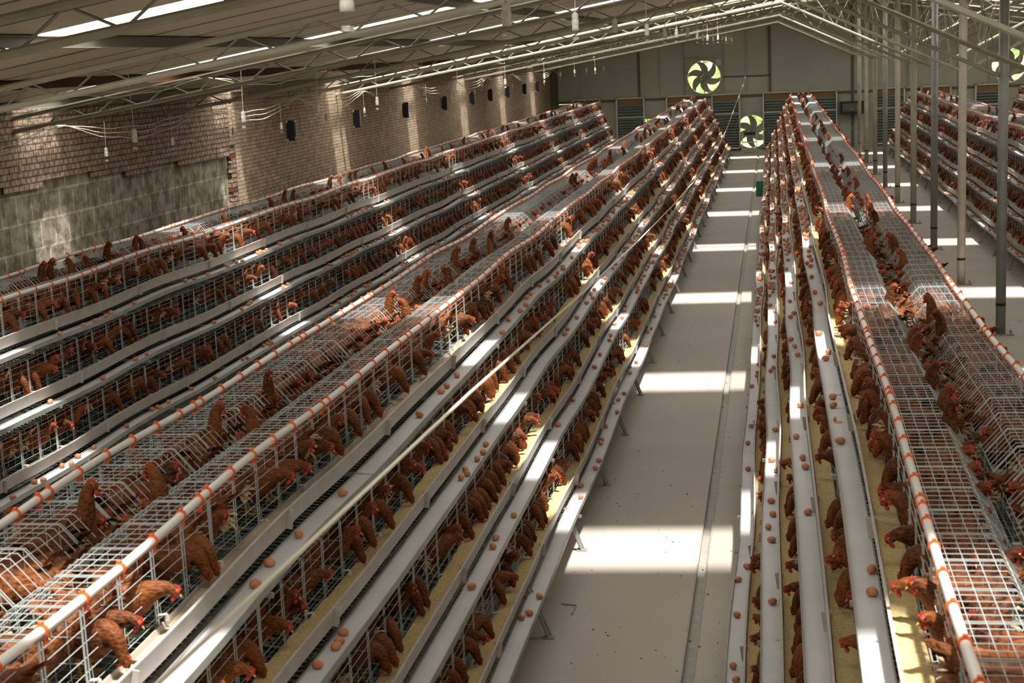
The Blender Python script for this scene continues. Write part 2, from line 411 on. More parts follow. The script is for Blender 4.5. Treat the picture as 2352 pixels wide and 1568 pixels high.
# outside: ground and hedges seen through the fans
gr = MB().box(-30, YF + .3, -.25, 36, YF + 40, -.05)
struct('ground_outside', gr, 'grass')
random.seed(8)
hd = MB()
for i in range(2600):
    x = random.uniform(-14, 18); z = random.uniform(0, 7) ; y = YF + 9 + random.uniform(0, 1.5) - z * .1
    s = random.uniform(.12, .3); a = random.uniform(0, 6.3); b = random.uniform(-.3, .9)
    u = Vector((math.cos(a), math.sin(a) * .6, math.sin(b) * .6)) * s; v = Vector((-math.sin(a) * .5, math.cos(a) * .5, math.cos(b) * .3)) * s
    c = Vector((x, y, z)); hd.add([tuple(c + u), tuple(c + v), tuple(c - u), tuple(c - v)], [(0, 1, 2, 3)])
for x0 in range(-16, 20, 2): hd.box(x0, YF + 10.2, 0, x0 + 2, YF + 11.5, 6.0 + (x0 % 3) * .4)
tag(hd.build('hedge', 'leaf'), 'bright green foliage of the hedge outside seen through the fan openings', 'hedge', kind='stuff')

# ------------------------------------------------------------------ fans
def fan(x, z, label, rot, shutter_sq):
    t = thing('exhaust_fan', label, 'fan', (x, YF - .02, z), 0)
    R = .64; S = .72; N = 48
    hb = MB(); vs = []; fs = []
    for k in range(N):
        a = 2 * PI * k / N + PI / 4; c, s = math.cos(a), math.sin(a); m = max(abs(c), abs(s))
        for (px, pz, py) in ((S * c / m, S * s / m, -.06), (R * c, R * s, -.06), (R * c, R * s, .2), (S * c / m, S * s / m, .0)): vs.append((px, py, pz))
    for k in range(N):
        j = (k + 1) % N
        for q in range(3): fs.append((k * 4 + q, k * 4 + q + 1, j * 4 + q + 1, j * 4 + q))
    hb.add(vs, fs)
    if z > 1.5: hb.build('housing', 'galv', t)
    else: hb.build('housing', 'galv', t)
    MB().tube([(R * math.cos(2 * PI * k / 40), -.07, R * math.sin(2 * PI * k / 40)) for k in range(40)], .016, 6, closed=True).build('ring', 'white', t, True)
    MB().tube([(0, -.06, 0), (0, .02, 0)], .085, 20, True).build('hub', 'fanblade', t, True)
    bo = MB()
    for k in range(6): a = 2 * PI * k / 6; bo.tube([(.06 * math.cos(a), -.075, .06 * math.sin(a)), (.06 * math.cos(a), -.05, .06 * math.sin(a))], .012, 6, True)
    bo.build('hub_bolts', 'white', t)
    for k in range(6):
        a0 = rot + 2 * PI * k / 6; bl = MB(); rings = []
        for i in range(9):
            u = i / 8; r = .06 + u * (R - .075); wd = .06 + .10 * math.sin(PI * min(1, u * .85 + .08)) ; sw = a0 + .55 * u * u
            tw = .10 * (1 - u * .5); ring = []
            for (e1, e2) in ((-1, -1), (1, 1), (1, 1), (-1, -1)):
                pass
            for (e1, th) in ((-1, 0), (1, 0), (1, .008), (-1, .008)):
                da = e1 * wd / max(r, .1); rr = r
                ang = sw + da * (.9 if u > .15 else .6)
                ring.append((rr * math.cos(ang), -.03 + e1 * tw * .5 + th, rr * math.sin(ang)))
            rings.append(ring)
        bl.loft(rings).build('blade', 'fanblade', t, False)
    gm = MB()
    for q in range(-5, 6):
        zz = q * .115; h = math.sqrt(max(0, R * R - zz * zz)); gm.tube([(-h, .14, zz), (h, .14, zz)], .004, 4)
    for q in range(-4, 5):
        xx = q * .14; h = math.sqrt(max(0, R * R - xx * xx)); gm.tube([(xx, .14, -h), (xx, .14, h)], .003, 4)
    gm.build('guard_grille', 'darktube', t)
    MB().box(-.018, -.10, -R, .018, -.07, R).bar((.02, -.09, .0), (.5, -.09, .5), .012, .012).build('support_bar', 'fanblade', t)
    if shutter_sq: MB().box(.47, -.075, .44, .66, -.062, .66).build('motor_plate', 'white', t)
fan(-2.67, 2.87, 'large exhaust fan high on the far wall above the rack left of the aisle', .35, True)
fan(-.88, .72, 'exhaust fan low on the far wall at the end of the aisle', .15, False)
fan(-4.9, .72, 'exhaust fan low on the far wall hidden behind the middle left rack', .5, False)
fan(8.70, 2.86, 'exhaust fan high on the far wall at the far right behind the posts', .2, True)

# ------------------------------------------------------------------ shutters on the far wall
def shutter(x0, x1, label, ztop=2.2):
    t = thing('wall_shutter', label, 'shutter', ((x0 + x1) / 2, YF - .06, .08)); h = (x1 - x0) / 2; H = ztop - .08
    f = MB()
    f.box(-h, -.16, 0, -h + .05, 0, H).box(h - .05, -.16, 0, h, 0, H).box(-h, -.16, H - .04, h, 0, H).box(-h, -.16, 0, h, 0, .06).box(-h, -.14, H * .63, h, 0, H * .63 + .04)
    f.build('frame', 'white', t)
    MB().box(-h + .05, -.06, H - .27, h - .05, -.02, H - .04).build('top_board', 'brownboard', t)
    s = MB(); z = .10
    while z < H - .30:
        s.bar((-h + .05, -.075, z), (h - .05, -.075, z), .10, .006) if False else s.add(
            [(-h + .05, -.13, z), (h - .05, -.13, z), (h - .05, -.03, z + .075), (-h + .05, -.03, z + .075), (-h + .05, -.13, z + .008), (h - .05, -.13, z + .008), (h - .05, -.03, z + .083), (-h + .05, -.03, z + .083)],
            [(0, 1, 2, 3), (7, 6, 5, 4), (0, 4, 5, 1), (3, 2, 6, 7)])
        z += .105
    s.build('slats', 'slat', t)
    MB().box(-h + .05, -.02, .06, h - .05, -.01, H - .27).build('back_panel', 'black', t)
SH = [(-7.83, -6.72, 'leftmost slatted shutter on the far wall behind the leftmost rack'), (-6.12, -5.0, 'slatted shutter with brown top board just right of the leftmost rack end'),
      (-4.16, -3.03, 'slatted shutter behind the far end of the middle left rack, left side'), (-2.41, -1.31, 'slatted shutter left of the low fan at the aisle end'),
      (-.45, .66, 'slatted shutter right of the low fan at the aisle end'), (1.26, 2.37, 'slatted shutter right of the far end of the central right rack'),
      (3.81, 4.89, 'slatted shutter partly behind the far posts at right'), (5.46, 6.59, 'slatted shutter behind the far end of the right hand rack'),
      (7.46, 8.52, 'slatted shutter below the far right fan')]
for a, b, l in SH: shutter(a, b, l)
t = thing('duct_box', 'dark box mounted low on the far wall behind the posts', 'equipment', (2.9, YF - .3, 1.27))
MB().box(-.42, -.2, 0, .45, .25, .47).build('casing', 'black', t)
MB().box(-.35, -.215, .1, .3, -.2, .4).build('panel', 'darktube', t)
MB().tube([(0, -.23, .2), (0, -.2, .2)], .02, 8, True).build('knob', 'white', t)
# low mesh gate between far posts
t = thing('wire_gate', 'low green wire mesh gate near the far wall behind the posts', 'gate', (2.2, 60.3, 0))
gm = MB()
for q in range(13): gm.tube([(-.9 + q * .15, 0, .03), (-.9 + q * .15, 0, .78)], .004, 4)
for q in range(9): gm.tube([(-.9, 0, .05 + q * .09), (.9, 0, .05 + q * .09)], .004, 4)
gm.build('mesh', 'slat', t)
MB().tube([(-.9, 0, 0), (-.9, 0, .8), (.9, 0, .8), (.9, 0, 0)], .014, 6).build('frame', 'steel', t)
# trolley
t = thing('egg_trolley', 'metal frame trolley standing before the low fan at the aisle end', 'trolley', (-.95, 60.6, 0))
MB().box(-.28, -.2, .38, .28, .2, .41).build('shelf', 'white', t)
MB().box(-.28, -.2, .12, .28, .2, .15).build('shelf', 'white', t)
for sx in (-1, 1):
    for sy in (-1, 1): MB().box(sx * .27 - .015, sy * .19 - .015, 0, sx * .27 + .015, sy * .19 + .015, .74).build('post', 'white', t)
MB().box(-.28, -.2, .62, .28, .2, .66).mat(0).build('tray', 'steel', t)
MB().box(-.2, -.15, .66, .22, .15, .78).build('motor_box', 'black', t)

# ------------------------------------------------------------------ trusses and posts
TY = [3.3, 7.9, 12.45, 17.05, 21.7, 26.3, 30.8, 35.35, 39.9, 44.3, 48.7, 53.3, 57.6, 61.6]
def bot(x): return 4.79 + SLOPE * (x - .15)
for i, Y in enumerate(TY):
    n = len(TY)
    far = ordi(n - i)
    vis = ordi(i) if i else 'out of view'
    t = thing('roof_truss', ('welded steel roof truss, nearest to the viewer overhead' if i == 0 else 'welded steel roof truss, %s from the far wall' % far), 'roof truss', (0, Y, 0), 0, 'roof trusses')
    for s in (0, 1):
        fx = (lambda x: x) if s == 0 else (lambda x: 2 * RIDGE_X - x)
        P = lambda x, z: (fx(x), 0, z)
        MB().tube([P(WL - .02, bot(WL) + .05), P(.15, 4.78), P(RIDGE_X - .06, 3.47)], .029, 8, True).build('bottom_chord', 'truss', t, False)
        MB().tube([P(WL - .02, bot(WL) + .20), P(RIDGE_X, bot(RIDGE_X) + .20)], .029, 8, True).build('top_chord', 'truss', t, False)
        wb = []; x = -8.3; up = False
        while x < .1:
            wb.append(P(x, bot(x) + (.195 if up else .01))); x += .31; up = not up
        MB().tube(wb, .011, 6, True).build('web_bar', 'trussweb', t, True)
        # deep webs towards the post
        wb = []
        for k, x in enumerate((.15, .62, 1.15, 1.65, 2.15, 2.55, 2.8)):
            lo = 4.78 - (x - .15) * (4.78 - 3.47) / (RIDGE_X - .06 - .15)
            wb.append(P(x, lo if k % 2 == 0 else bot(x) + .20))
        MB().tube(wb, .014, 6, True).build('deep_web_bar', 'truss', t)
TYC = [Y for Y in TY if 16 < Y < 60]
posts = []
for i, Y in enumerate(TYC):
    zt_ = roof_z(RIDGE_X) - .02
    which = 'round steel roof post in the right hand aisle, %s from the far wall' % ordi(len(TYC) - i)
    t = thing('roof_post', which, 'post', (RIDGE_X, Y, 0), 0, 'roof posts')
    MB().tube([(0, 0, .016), (0, 0, zt_)], .066, 20, True).build('tube', 'steel' if i in (1, 3, 6) else 'tube', t, True)  # tone varies along the row: some posts greyer, the others cream
    MB().tube([(0, 0, .40), (0, 0, .44)], .0675, 20, True).build('paint_ring', 'black', t, True)
    MB().box(-.17, -.08, 0, .17, .08, .016).build('base_plate', 'steel', t)
    for sx in (-1, 1):
        for sy in (-1, 1): MB().tube([(sx * .135, sy * .05, .01), (sx * .135, sy * .05, .06)], .009, 6, True).build('anchor_bolt', 'steel', t)
# tie rods from post to post
for i in range(0, len(TYC) - 1):
    Y0, Y1 = TYC[i], TYC[i + 1]
    tr = MB().tube([(RIDGE_X, Y0, 3.5), (RIDGE_X, Y1, 5.3)], .008, 6, True)
    tag(tr.build('tie_rod', 'black'), 'thin dark diagonal tie rod between the %s and %s posts from the far wall' % (ordi(len(TYC) - i), ordi(len(TYC) - i - 1)), 'tie rod', 'tie rods')

# ------------------------------------------------------------------ hanging lamps and cables
def lamp_parts(t, cl):
    c = MB().tube([(.012, 0, 1), (.008, 0, .5), (0, 0, 0)], .0035, 6).build('cord', 'cord', t); c.location = (0, 0, .20); c.scale = (1, 1, cl)
    s = MB()
    prof = [(.008, .215), (.02, .205), (.026, .19), (.026, .165), (.022, .16), (.028, .155), (.028, .118), (.024, .112), (.027, .105), (.027, .075)]
    s.loft([[(r * math.cos(2 * PI * k / 14), r * math.sin(2 * PI * k / 14), z) for k in range(14)] for r, z in prof])
    s.build('socket', 'bulb', t, True)
    sp = [( .020 * math.cos(a * .9), .020 * math.sin(a * .9), .072 - .062 * a / 21) for a in [i * .5 for i in range(43)]]
    MB().tube(sp, .0075, 6, True).build('bulb', 'bulb', t, True)
def lamp_proto(label, grp, cl):
    t = thing('hanging_lamp', label, 'lamp', (0, 0, 0), 0, grp); lamp_parts(t, cl); return t
def cable(name, label, X, Yl, Z, r=.005, sag=.16, wave=.0, step=3.3, n=2, off=0):
    c = MB()
    for q in range(n):
        pts = []; y = Yl[0]
        while y < Yl[1]:
            u = ((y - off) / step) % 1
            pts.append((X + q * .03 + .006 * math.sin(y * 1.7 + q), y, Z - sag * (1 + .5 * q) * 4 * u * (1 - u) + .01 * math.sin(y * 5 + q))); y += .3
        c.tube(pts, r, 5)
    return tag(c.build(name, 'cord'), label, 'cable')
rows = [(-1.5, [5.55, 9.0, 12.2, 15.3, 19.2, 22.4, 25.1, 28.4, 32, 34.6, 37, 40.6, 44, 48, 51.5, 55, 58.5], 4.09, .5, 'row above the central aisle', 'lamps above the central aisle', 1),
        (-6.35, [15.05, 18.4, 21.6, 25, 28.5, 31.7, 34.4, 37.5, 40.9, 44.1, 47.5, 51, 54.3, 57, 59.9], 3.26, .6, 'row above the leftmost rack', 'lamps above the leftmost rack', 1.0),
        (-8.15, [16.1, 18.4, 20.6, 23.1, 25.5, 28.2, 31, 33.8, 36.8, 39.8, 43, 46.3, 49.5, 53, 56.5], 2.92, .42, 'row beside the brick wall', 'lamps beside the brick wall', .8)]
for (X, Ys, Z, cl, rowname, grp, sc), (cz, sg, stp, of) in zip(rows, ((4.66, .05, 3.3, 0), (3.93, .10, 4.6, 21.7), (3.46, .14, 4.6, 21.7))):
    proto = None
    for i, Y in enumerate(Ys):
        if proto is None: o = proto = lamp_proto('x', grp, cl)
        else: o = copy_tree(proto)
        o.location = (X, Y, Z + random.uniform(-.03, .03)); o.rotation_euler = (0, 0, random.uniform(0, 6)); o.scale = (sc, sc, 1 if sc == 1 else .8)
        zc_ = cz - o.location.z - .2 * o.scale.z - (sg * 4 * (((Y - of) / stp) % 1) * (1 - ((Y - of) / stp) % 1)); o.children[0].scale = (1, 1, max(.1, (zc_ + .02) / o.scale.z))
        o['label'] = ('white hanging spiral bulb, nearest in the %s' if i == 0 else 'white hanging spiral bulb, ' + ordi(i + 1) + ' nearest in the %s') % rowname
cable('lamp_cable', 'pale cable carrying the bulbs above the central aisle', -1.5, (3, 61), 4.66, sag=.05, n=1)
cable('lamp_cable', 'pale sagging cables carrying the bulbs above the leftmost rack', -6.35, (4, 61), 3.93, sag=.10, n=2, step=4.6, off=21.7)
cable('lamp_cable', 'pale sagging cables strung along the brick wall', -8.15, (4, 61), 3.46, sag=.14, n=3, step=4.6, off=21.7)
# long sagging cord over the aisle
rp = [(-.97, 2.0, 3.06), (-.97, 3.5, 3.0), (-.97, 4.8, 2.95), (-.97, 7.7, 2.81), (-.97, 11, 2.67), (-.97, 15, 2.53), (-.97, 19.7, 2.40), (-.97, 23, 2.34), (-.97, 26.5, 2.30), (-.97, 32.6, 2.34), (-.97, 40.7, 2.54), (-.97, 50, 2.75), (-1.05, 61.9, 2.98)]
tag(MB().tube(rp, .005, 6).build('pull_cord', 'cord'), 'thin pale cord sagging over the aisle to the far wall', 'cord')

# ------------------------------------------------------------------ floor bits
t = MB().tube([(0, .02, .008), (.11, 0, .008)], .006, 6, True).tube([(.11, 0, .008), (.115, -.02, .008), (.105, -.2, .008)], .006, 6, True)
o = tag(t.build('bent_rod', 'steel'), 'small bent metal rod lying on the aisle floor', 'rod'); o.location = (-1.60, 10.91, 0)
random.seed(4); lt = MB()
for i in range(420):
    x = random.choice([random.uniform(-1.6, -.4), random.uniform(2.0, 4.0)]); y = 8.5 + 35 * random.random() ** 1.6; s = random.uniform(.003, .011)
    lt.box(x, y, 0, x + s * random.uniform(.6, 2), y + s, s * .5)
tag(lt.build('floor_litter', 'litter'), 'scattered crumbs and specks on the concrete floor', 'litter', kind='stuff')
proto = None
for k in range(6):
    if proto is None:
        o = proto = thing('egg_crate', 'x', 'crate', (0, 0, 0), 0, 'green egg crates')
        MB().box(-.1, -.16, 0, .1, .16, .02).box(-.1, -.16, .02, -.088, .16, .062).box(.088, -.16, .02, .1, .16, .062).box(-.1, -.16, .02, .1, -.148, .062).box(-.1, .148, .02, .1, .16, .062).build('tray', 'crate', o)
    else: o = copy_tree(proto)
    o.location = (-.42 + .004 * (k % 2), 42.8, k * .064 + .001)
    o['label'] = 'green plastic egg crate beside the aisle, ' + ['bottom of its stack', 'second from the bottom of its stack', 'third from the bottom of its stack', 'third from the top of its stack', 'second from the top of its stack', 'top of its stack'][k]

# ------------------------------------------------------------------ cage racks
MOD = 1.95; CELL = MOD / 6; NM = 29; Y0 = 2.40; Y1 = Y0 + NM * MOD
def fx_(k): return .39 + .205 * (k - 1)        # front plane of tier k
def zf(k): return 1.80 - .47 * (k - 1)        # cage floor level at the front of tier k
TOPH = .33
def cage_mesh(detail):
    b = MB(); R1 = .0017; R2 = .0027; n = 4 if detail else 3
    ys6 = [i * CELL for i in range(7)]
    prof = [(0, TOPH), (-.25, TOPH), (-.355, TOPH - .12)]
    # front
    for z in (.03, .085, .14, .195, .25, .30): b.tube([(0, .0, z), (0, MOD, z)], R1, n)
    for y in ys6:
        for d in ((-.014, .014) if detail else (0,)):
            yy = min(max(y + d, .006), MOD - .006); b.tube([(.004, yy, 0), (.004, yy, TOPH)], R2, n)
    if detail:
        for y in ys6[:-1]: b.tube([(.006, y + .03, .10), (.006, y + .04, .04), (.006, y + .10, .035)], R1, n)
    # roof
    for x in (-.004, -.055, -.11, -.165, -.22, -.27): b.tube([(x, 0, TOPH), (x, MOD, TOPH)] if x > -.25 else [(x, 0, TOPH - .02), (x, MOD, TOPH - .02)], R1, n)
    b.tube([(-.355, 0, TOPH - .12), (-.355, MOD, TOPH - .12)], R1, n)
    per = 5 if detail else 4
    for i in range(6):
        for j in range(per):
            y = ys6[i] + j * CELL / per
            pts = [(x, y, z + R1) for x, z in prof]
            b.tube(([(.004, y, TOPH - .03)] if j == 0 else []) + pts, R2 if j == 0 else (.0022 if detail else .0032), n)
            if j == 0 and detail: b.tube([(x, y + .016, z + R1) for x, z in prof], R2, n)
    # partitions
    for y in ys6:
        yy = min(max(y, .004), MOD - .004)
        b.tube([(.0, yy, .01), (0, yy, TOPH), (-.25, yy, TOPH), (-.355, yy, TOPH - .12), (-.355, yy, .05), (0, yy, .01)], R2, n)
        for x in ((-.06, -.12, -.18, -.24, -.30) if detail else (-.12, -.24)): b.tube([(x, yy, .03), (x, yy, TOPH - (.05 if x < -.26 else 0))], R1 * .9, n)
        if detail:
            for z in (.12, .22): b.tube([(0, yy, z), (-.355, yy, z)], R1 * .9, n)
    # rear and sloping floor running out under the trough
    for z in (.10, .16): b.tube([(-.355, 0, z), (-.355, MOD, z)], R1, n)
    for x in ((-.33, -.26, -.19, -.12, -.05, .03, .10) if detail else (-.3, -.2, -.1)):
        b.tube([(x, 0, .005 - .11 * (x + .08)), (x, MOD, .005 - .11 * (x + .08))], R1 * .8, n)
    q = 36 if detail else 12
    for i in range(q):
        y = (i + .5) * MOD / q; b.tube([(-.355, y, .036), (.135, y, -.026)], R1 * .7, 3)
    # trough hangers
    if detail:
        b.mat(1)
        for y in ys6[:-1:2]:
            b.bar((0, y + .02, .050), (.035, y + .02, .055), .018, .003); b.bar((.035, y + .02, .055), (.039, y + .02, .025), .018, .003)
    return b.mesh('wire_cage', ['wire', 'pvc'])
CAGE = cage_mesh(True); CAGE_LO = cage_mesh(False); CLO = Bulk.prep(CAGE_LO)

RACKS = {  # name: (centre x, label, phase, tiers shown on (+x side, -x side))
    'Z': (-6.85, 'long four tier cage rack beside the brick wall, leftmost of the racks', .3, (3, 1)),
    'A': (-2.86, 'long four tier cage rack left of the central aisle', 1.7, (4, 1)),
    'B': (.94, 'long four tier cage rack right of the central aisle, left of the round posts', 4.1, (1, 4)),
    'C': (5.22, 'long four tier cage rack right of the round posts', 2.6, (1, 4)),
    'D': (9.05, 'cage rack glimpsed at the far right edge behind the right hand rack', 5.2, (0, 3))}
def wob(ph):
    return lambda y: (.010 * math.sin(2 * PI * y / 5.85 + ph) + .005 * math.sin(2 * PI * y / 3.9 + 2 * ph), .011 * math.sin(2 * PI * y / 3.9 + ph * 1.3) + .005 * math.sin(2 * PI * y / 2.6 + ph))
YS = [Y0 + .325 * i for i in range(int(NM * 6) + 1)]
def clip_mb(mb, x, y, z, r, cm=0):
    mb.mat(cm)
    mb.tube([(x, y - .009, z), (x, y + .009, z)], r + .005, 10, True)
    mb.box(x - .008, y - .008, z + r, x + .008, y + .008, z + r + .012)
    mb.box(x - .011, y - .007, z - r - .035, x + .011, y + .007, z - r + .004)
clipm = MB(); clip_mb(clipm, 0, 0, 0, .019); CLIP = clipm.mesh('pipe_clip', ['clip'])
legm = MB().bar((0, 0, .36), (.13, 0, .01), .045, .012).bar((0, .018, .36), (.13, .018, .01), .006, .04).box(.09, -.03, 0, .17, .04, .012)
LEG = legm.mesh('leg', ['steel'])
ROWS = []
for rn, (cx, lab, ph, shown) in RACKS.items():
    rack = thing('cage_rack', lab, 'cage rack', (cx, 0, 0))
    W = wob(ph); ylo = Y0 if rn != 'D' else Y0 + 8 * MOD
    ysr = [y for y in YS if y >= ylo - .01]
    sect = []; bulk = Bulk()
    for s in (1, -1):
        for k in (1, 2, 3, 4):
            f = fx_(k); z0 = zf(k); vis = k <= (shown[0] if s > 0 else shown[1])
            if rn == 'D' and s > 0: continue
            Wk = (lambda y, W=W, k=k: (W(y + k * .9)[0], W(y + k * .9)[1]))
            ROWS.append((rn, cx, s, k, Wk, vis, ylo))
            D = lambda y, Wk=Wk: Wk(y)
            # cage sections
            for m in range(NM):
                ya = Y0 + m * MOD
                if ya < ylo - .01: continue
                d0, d1 = Wk(ya), Wk(ya + MOD)
                ang = math.atan2(d1[1] - d0[1], MOD); yaw = math.atan2(-(d1[0] - d0[0]), MOD)
                org = Vector((s * f + (d0[0] if s > 0 else d0[0]), ya, z0 + d0[1]))
                if s > 0: mw = Matrix.Translation(org) @ Euler((ang, 0, yaw)).to_matrix().to_4x4()
                else:
                    org = Vector((s * f + d1[0], ya + MOD, z0 + d1[1]))
                    mw = Matrix.Translation(org) @ Euler((ang, 0, yaw)).to_matrix().to_4x4() @ Matrix.Rotation(PI, 4, 'Z')
                wv = [project((cx + s * f, ya + q * MOD, z0 + .2)) for q in (0, .5, 1)]
                seen = any(-60 < a < 2412 and -60 < b < 1628 for a, b in wv)
                sect.append(((0 if (vis and seen) else 1000) + ya, mw, vis))
            # trough
            pr = [(s * (f + .010), z0 + .030), (s * (f + .010), z0 - .004), (s * (f + .018), z0 - .012), (s * (f + .128), z0 - .006), (s * (f + .140), z0 + .085), (s * (f + .148), z0 + .088),
                  (s * (f + .148), z0 + .094), (s * (f + .135), z0 + .094), (s * (f + .122), z0 + .004), (s * (f + .022), z0 - .002), (s * (f + .016), z0 + .030)]
            tr = MB().sweep(pr, ysr, D)
            for m in range(0, NM):
                y = Y0 + m * MOD + .7
                if y < ylo: continue
                dx, dz = D(y); tr.bar((s * (f + .133) + dx, y, z0 - .008 + dz), (s * (f + .147) + dx, y, z0 + .09 + dz), .05, .008)
            tr.build('feed_trough', 'trough', rack)
            # egg belt with its raised rims
            zb = z0 - .055
            b0, b1 = f + .140, f + .250
            pr = [(s * b0, zb), (s * b0, zb - .012), (s * b1, zb - .012), (s * b1, zb)]
            bl = MB().sweep(pr, ysr, D)
            bl.mat(1).sweep([(s * (b1 + .002), zb - .02), (s * (b1 + .006), zb - .02), (s * (b1 + .006), zb + .018), (s * (b1 + .002), zb + .018)], ysr, D)
            bl.sweep([(s * (b0 - .005), zb - .02), (s * (b0 - .001), zb - .02), (s * (b0 - .001), zb + .010), (s * (b0 - .005), zb + .010)], ysr, D)
            bl.build('egg_belt', ['belt', 'steel'], rack)
            # manure board
            if k < 4:
                xa, za = .02 + .1 * (k - 1) * 0, zf(k + 1) + TOPH + .075
                pr = [(s * .02, z0 + .00 + .02), (s * (f + .045), zf(k + 1) + TOPH + .02), (s * (f + .045), zf(k + 1) + TOPH + .014), (s * .02, z0 + .012)]
                MB().sweep(pr, ysr[::2] + ([ysr[-1]] if len(ysr) % 2 == 0 else []), D).build('manure_board', 'board', rack)
            # drinking line
            px, pz = s * (f - (.018 if k == 1 else .13)), z0 + TOPH + .022
            if k == 1:
                r = .0185
                pp = MB().tube([(px + D(y)[0], y, pz + D(y)[1] + .006) for y in ysr], r, 10, True).build('water_pipe', 'pvc', rack, True)
                cl = []
                for m in range(NM):
                    for c in range(6):
                        y = Y0 + m * MOD + c * CELL + .05
                        if y >= ylo: cl.append(y)
                    if Y0 + (m + 1) * MOD - .06 >= ylo: cl.append(Y0 + (m + 1) * MOD - .06)
                seen = [y for y in cl if in_frame((cx + px, y, pz), 40)]; seen.sort()
                near = set(seen[:100 if vis else 0])
                cb = Bulk(); cp = Bulk.prep(CLIP); nb = 0
                for y in cl:
                    dx, dz = D(y)
                    if y in near: o = link('pipe_clip', CLIP, pp); o.location = (px + dx, y, pz + dz + .006)
                    else: cb.add(cp, Matrix.Translation((px + dx, y, pz + dz + .006))); nb += 1
                if nb: tag(cb.build('pipe_clips', ['clip'], pp), kind='stuff')
            else:
                pp = MB().tube([(px + D(y)[0], y, pz + D(y)[1]) for y in ysr], .014, 8, True).build('water_pipe', 'greypipe', rack, True)
                if vis:
                    cb = MB(); y = ylo + .1
                    while y < Y1 - .1 and y < 34:
                        dx, dz = D(y); cb.tube([(px + dx, y - .006, pz + dz), (px + dx, y + .006, pz + dz)], .018, 6, True); y += CELL
                    tag(cb.build('pipe_clips', 'brownclip', pp), kind='stuff')
    sect.sort(key=lambda q: q[0])
    for i, (kk, mw, vis) in enumerate(sect):
        if i < 100 and kk < 1000: o = link('wire_cage', CAGE, rack); o.matrix_local = mw
        else: bulk.add(CLO, mw)
    tag(bulk.build('wire_cages', ['wire', 'pvc'], rack), kind='stuff')
    # frames and legs
    for m in range(NM + 1):
        y = Y0 + m * MOD - (.02 if m == NM else 0) + .01
        if y < ylo: continue
        fr = MB().bar((0, y, 0), (0, y, 1.98), .035, .035)
        for s in (1, -1):
            fr.bar((s * .06, y, 1.95), (s * .66, y, .10), .012, .03)
            for k in (1, 2, 3, 4): fr.bar((s * .02, y, zf(k) - .035), (s * (fx_(k) + .27), y, zf(k) - .085), .012, .025)
        fr.build('support_frame', 'steel', rack)
        for s in (1, -1):
            if (s > 0 and shown[0] > 2) or (s < 0 and shown[1] > 2):
                o = link('leg', LEG, rack); o.location = (s * 1.13, y + .05, 0); o.rotation_euler = (0, 0, 0 if s > 0 else PI)

# ------------------------------------------------------------------ feed in the troughs
NAMES = {'Z': 'the leftmost rack', 'A': 'the rack left of the aisle', 'B': 'the rack right of the aisle', 'C': 'the rack beyond the posts', 'D': 'the rack at the far right edge'}
TIER = {1: 'top', 2: 'second', 3: 'third', 4: 'bottom'}
SIDE = {1: 'right', -1: 'left'}
random.seed(21)
for rn, cx, s, k, W, vis, ylo in ROWS:
    if not vis: continue
    f = fx_(k); z0 = zf(k); fb = MB(); n = 6; vs = []; ny = 0; y = ylo + .02
    while y < Y1:
        dx, dz = W(y); h = (.022 if (rn == 'Z' or (rn == 'A' and k == 1)) else .050) + .012 * math.sin(y * 1.9 + k) + random.uniform(-.004, .006)
        for q in range(n):
            u = q / (n - 1); vs.append((cx + s * (f + .022 + .106 * u) + dx, y, z0 + dz + max(.0, h + random.uniform(-.004, .004) + .012 * (u - .5))))
        y += .08 if y < 22 else .3; ny += 1
    fs = [(i * n + q, i * n + q + 1, (i + 1) * n + q + 1, (i + 1) * n + q) for i in range(ny - 1) for q in range(n - 1)]
    fb.add(vs, fs)
    dusty = (rn == 'Z') or (rn == 'A' and k == 1)
    tag(fb.build('chicken_feed', 'dust' if dusty else 'feed', None, True), 'ground feed lying in the %s trough on the %s side of %s' % (TIER[k], SIDE[s], NAMES[rn]), 'feed', 'feed in the troughs', 'stuff')

# ------------------------------------------------------------------ hens
def catmull(P, sub):
    out = []
    for i in range(len(P) - 1):
        p0 = P[max(i - 1, 0)]; p1 = P[i]; p2 = P[i + 1]; p3 = P[min(i + 2, len(P) - 1)]
        for j in range(sub):
            t = j / sub
            out.append(tuple(.5 * ((2 * b) + (-a + c) * t + (2 * a - 5 * b + 4 * c - d) * t * t + (-a + 3 * b - 3 * c + d) * t ** 3) for a, b, c, d in zip(p0, p1, p2, p3)))
    out.append(P[-1]); return out
BODY = [(-.335, .300, .006, .006), (-.315, .285, .022, .016), (-.285, .255, .040, .034), (-.235, .215, .064, .064), (-.165, .182, .084, .092), (-.095, .172, .084, .096), (-.035, .185, .069, .084)]
NECK = {'feed': [(.010, .210, .054, .064), (.045, .205, .045, .050), (.075, .168, .035, .040), (.090, .125, .026, .031), (.101, .096, .022, .026), (.113, .070, .016, .019), (.119, .058, .006, .007)],
        'look': [(.000, .222, .053, .062), (.030, .250, .043, .046), (.056, .278, .033, .035), (.076, .292, .024, .027), (.098, .290, .022, .025), (.116, .281, .015, .017), (.122, .277, .006, .007)],
        'lean': [(.012, .208, .054, .062), (.055, .222, .044, .047), (.095, .228, .034, .036), (.122, .224, .024, .027), (.142, .212, .021, .024), (.158, .199, .014, .016), (.164, .194, .006, .007)],
        'rest': [(-.02, .225, .052, .060), (-.012, .258, .042, .044), (-.002, .282, .033, .034), (.014, .298, .024, .027), (.036, .296, .022, .025), (.054, .288, .015, .017), (.060, .285, .006, .007)],
        'tall': [(-.015, .235, .050, .056), (.000, .292, .041, .043), (.008, .345, .034, .036), (.018, .390, .025, .029), (.040, .412, .023, .026), (.060, .406, .016, .018), (.067, .403, .006, .007)]}
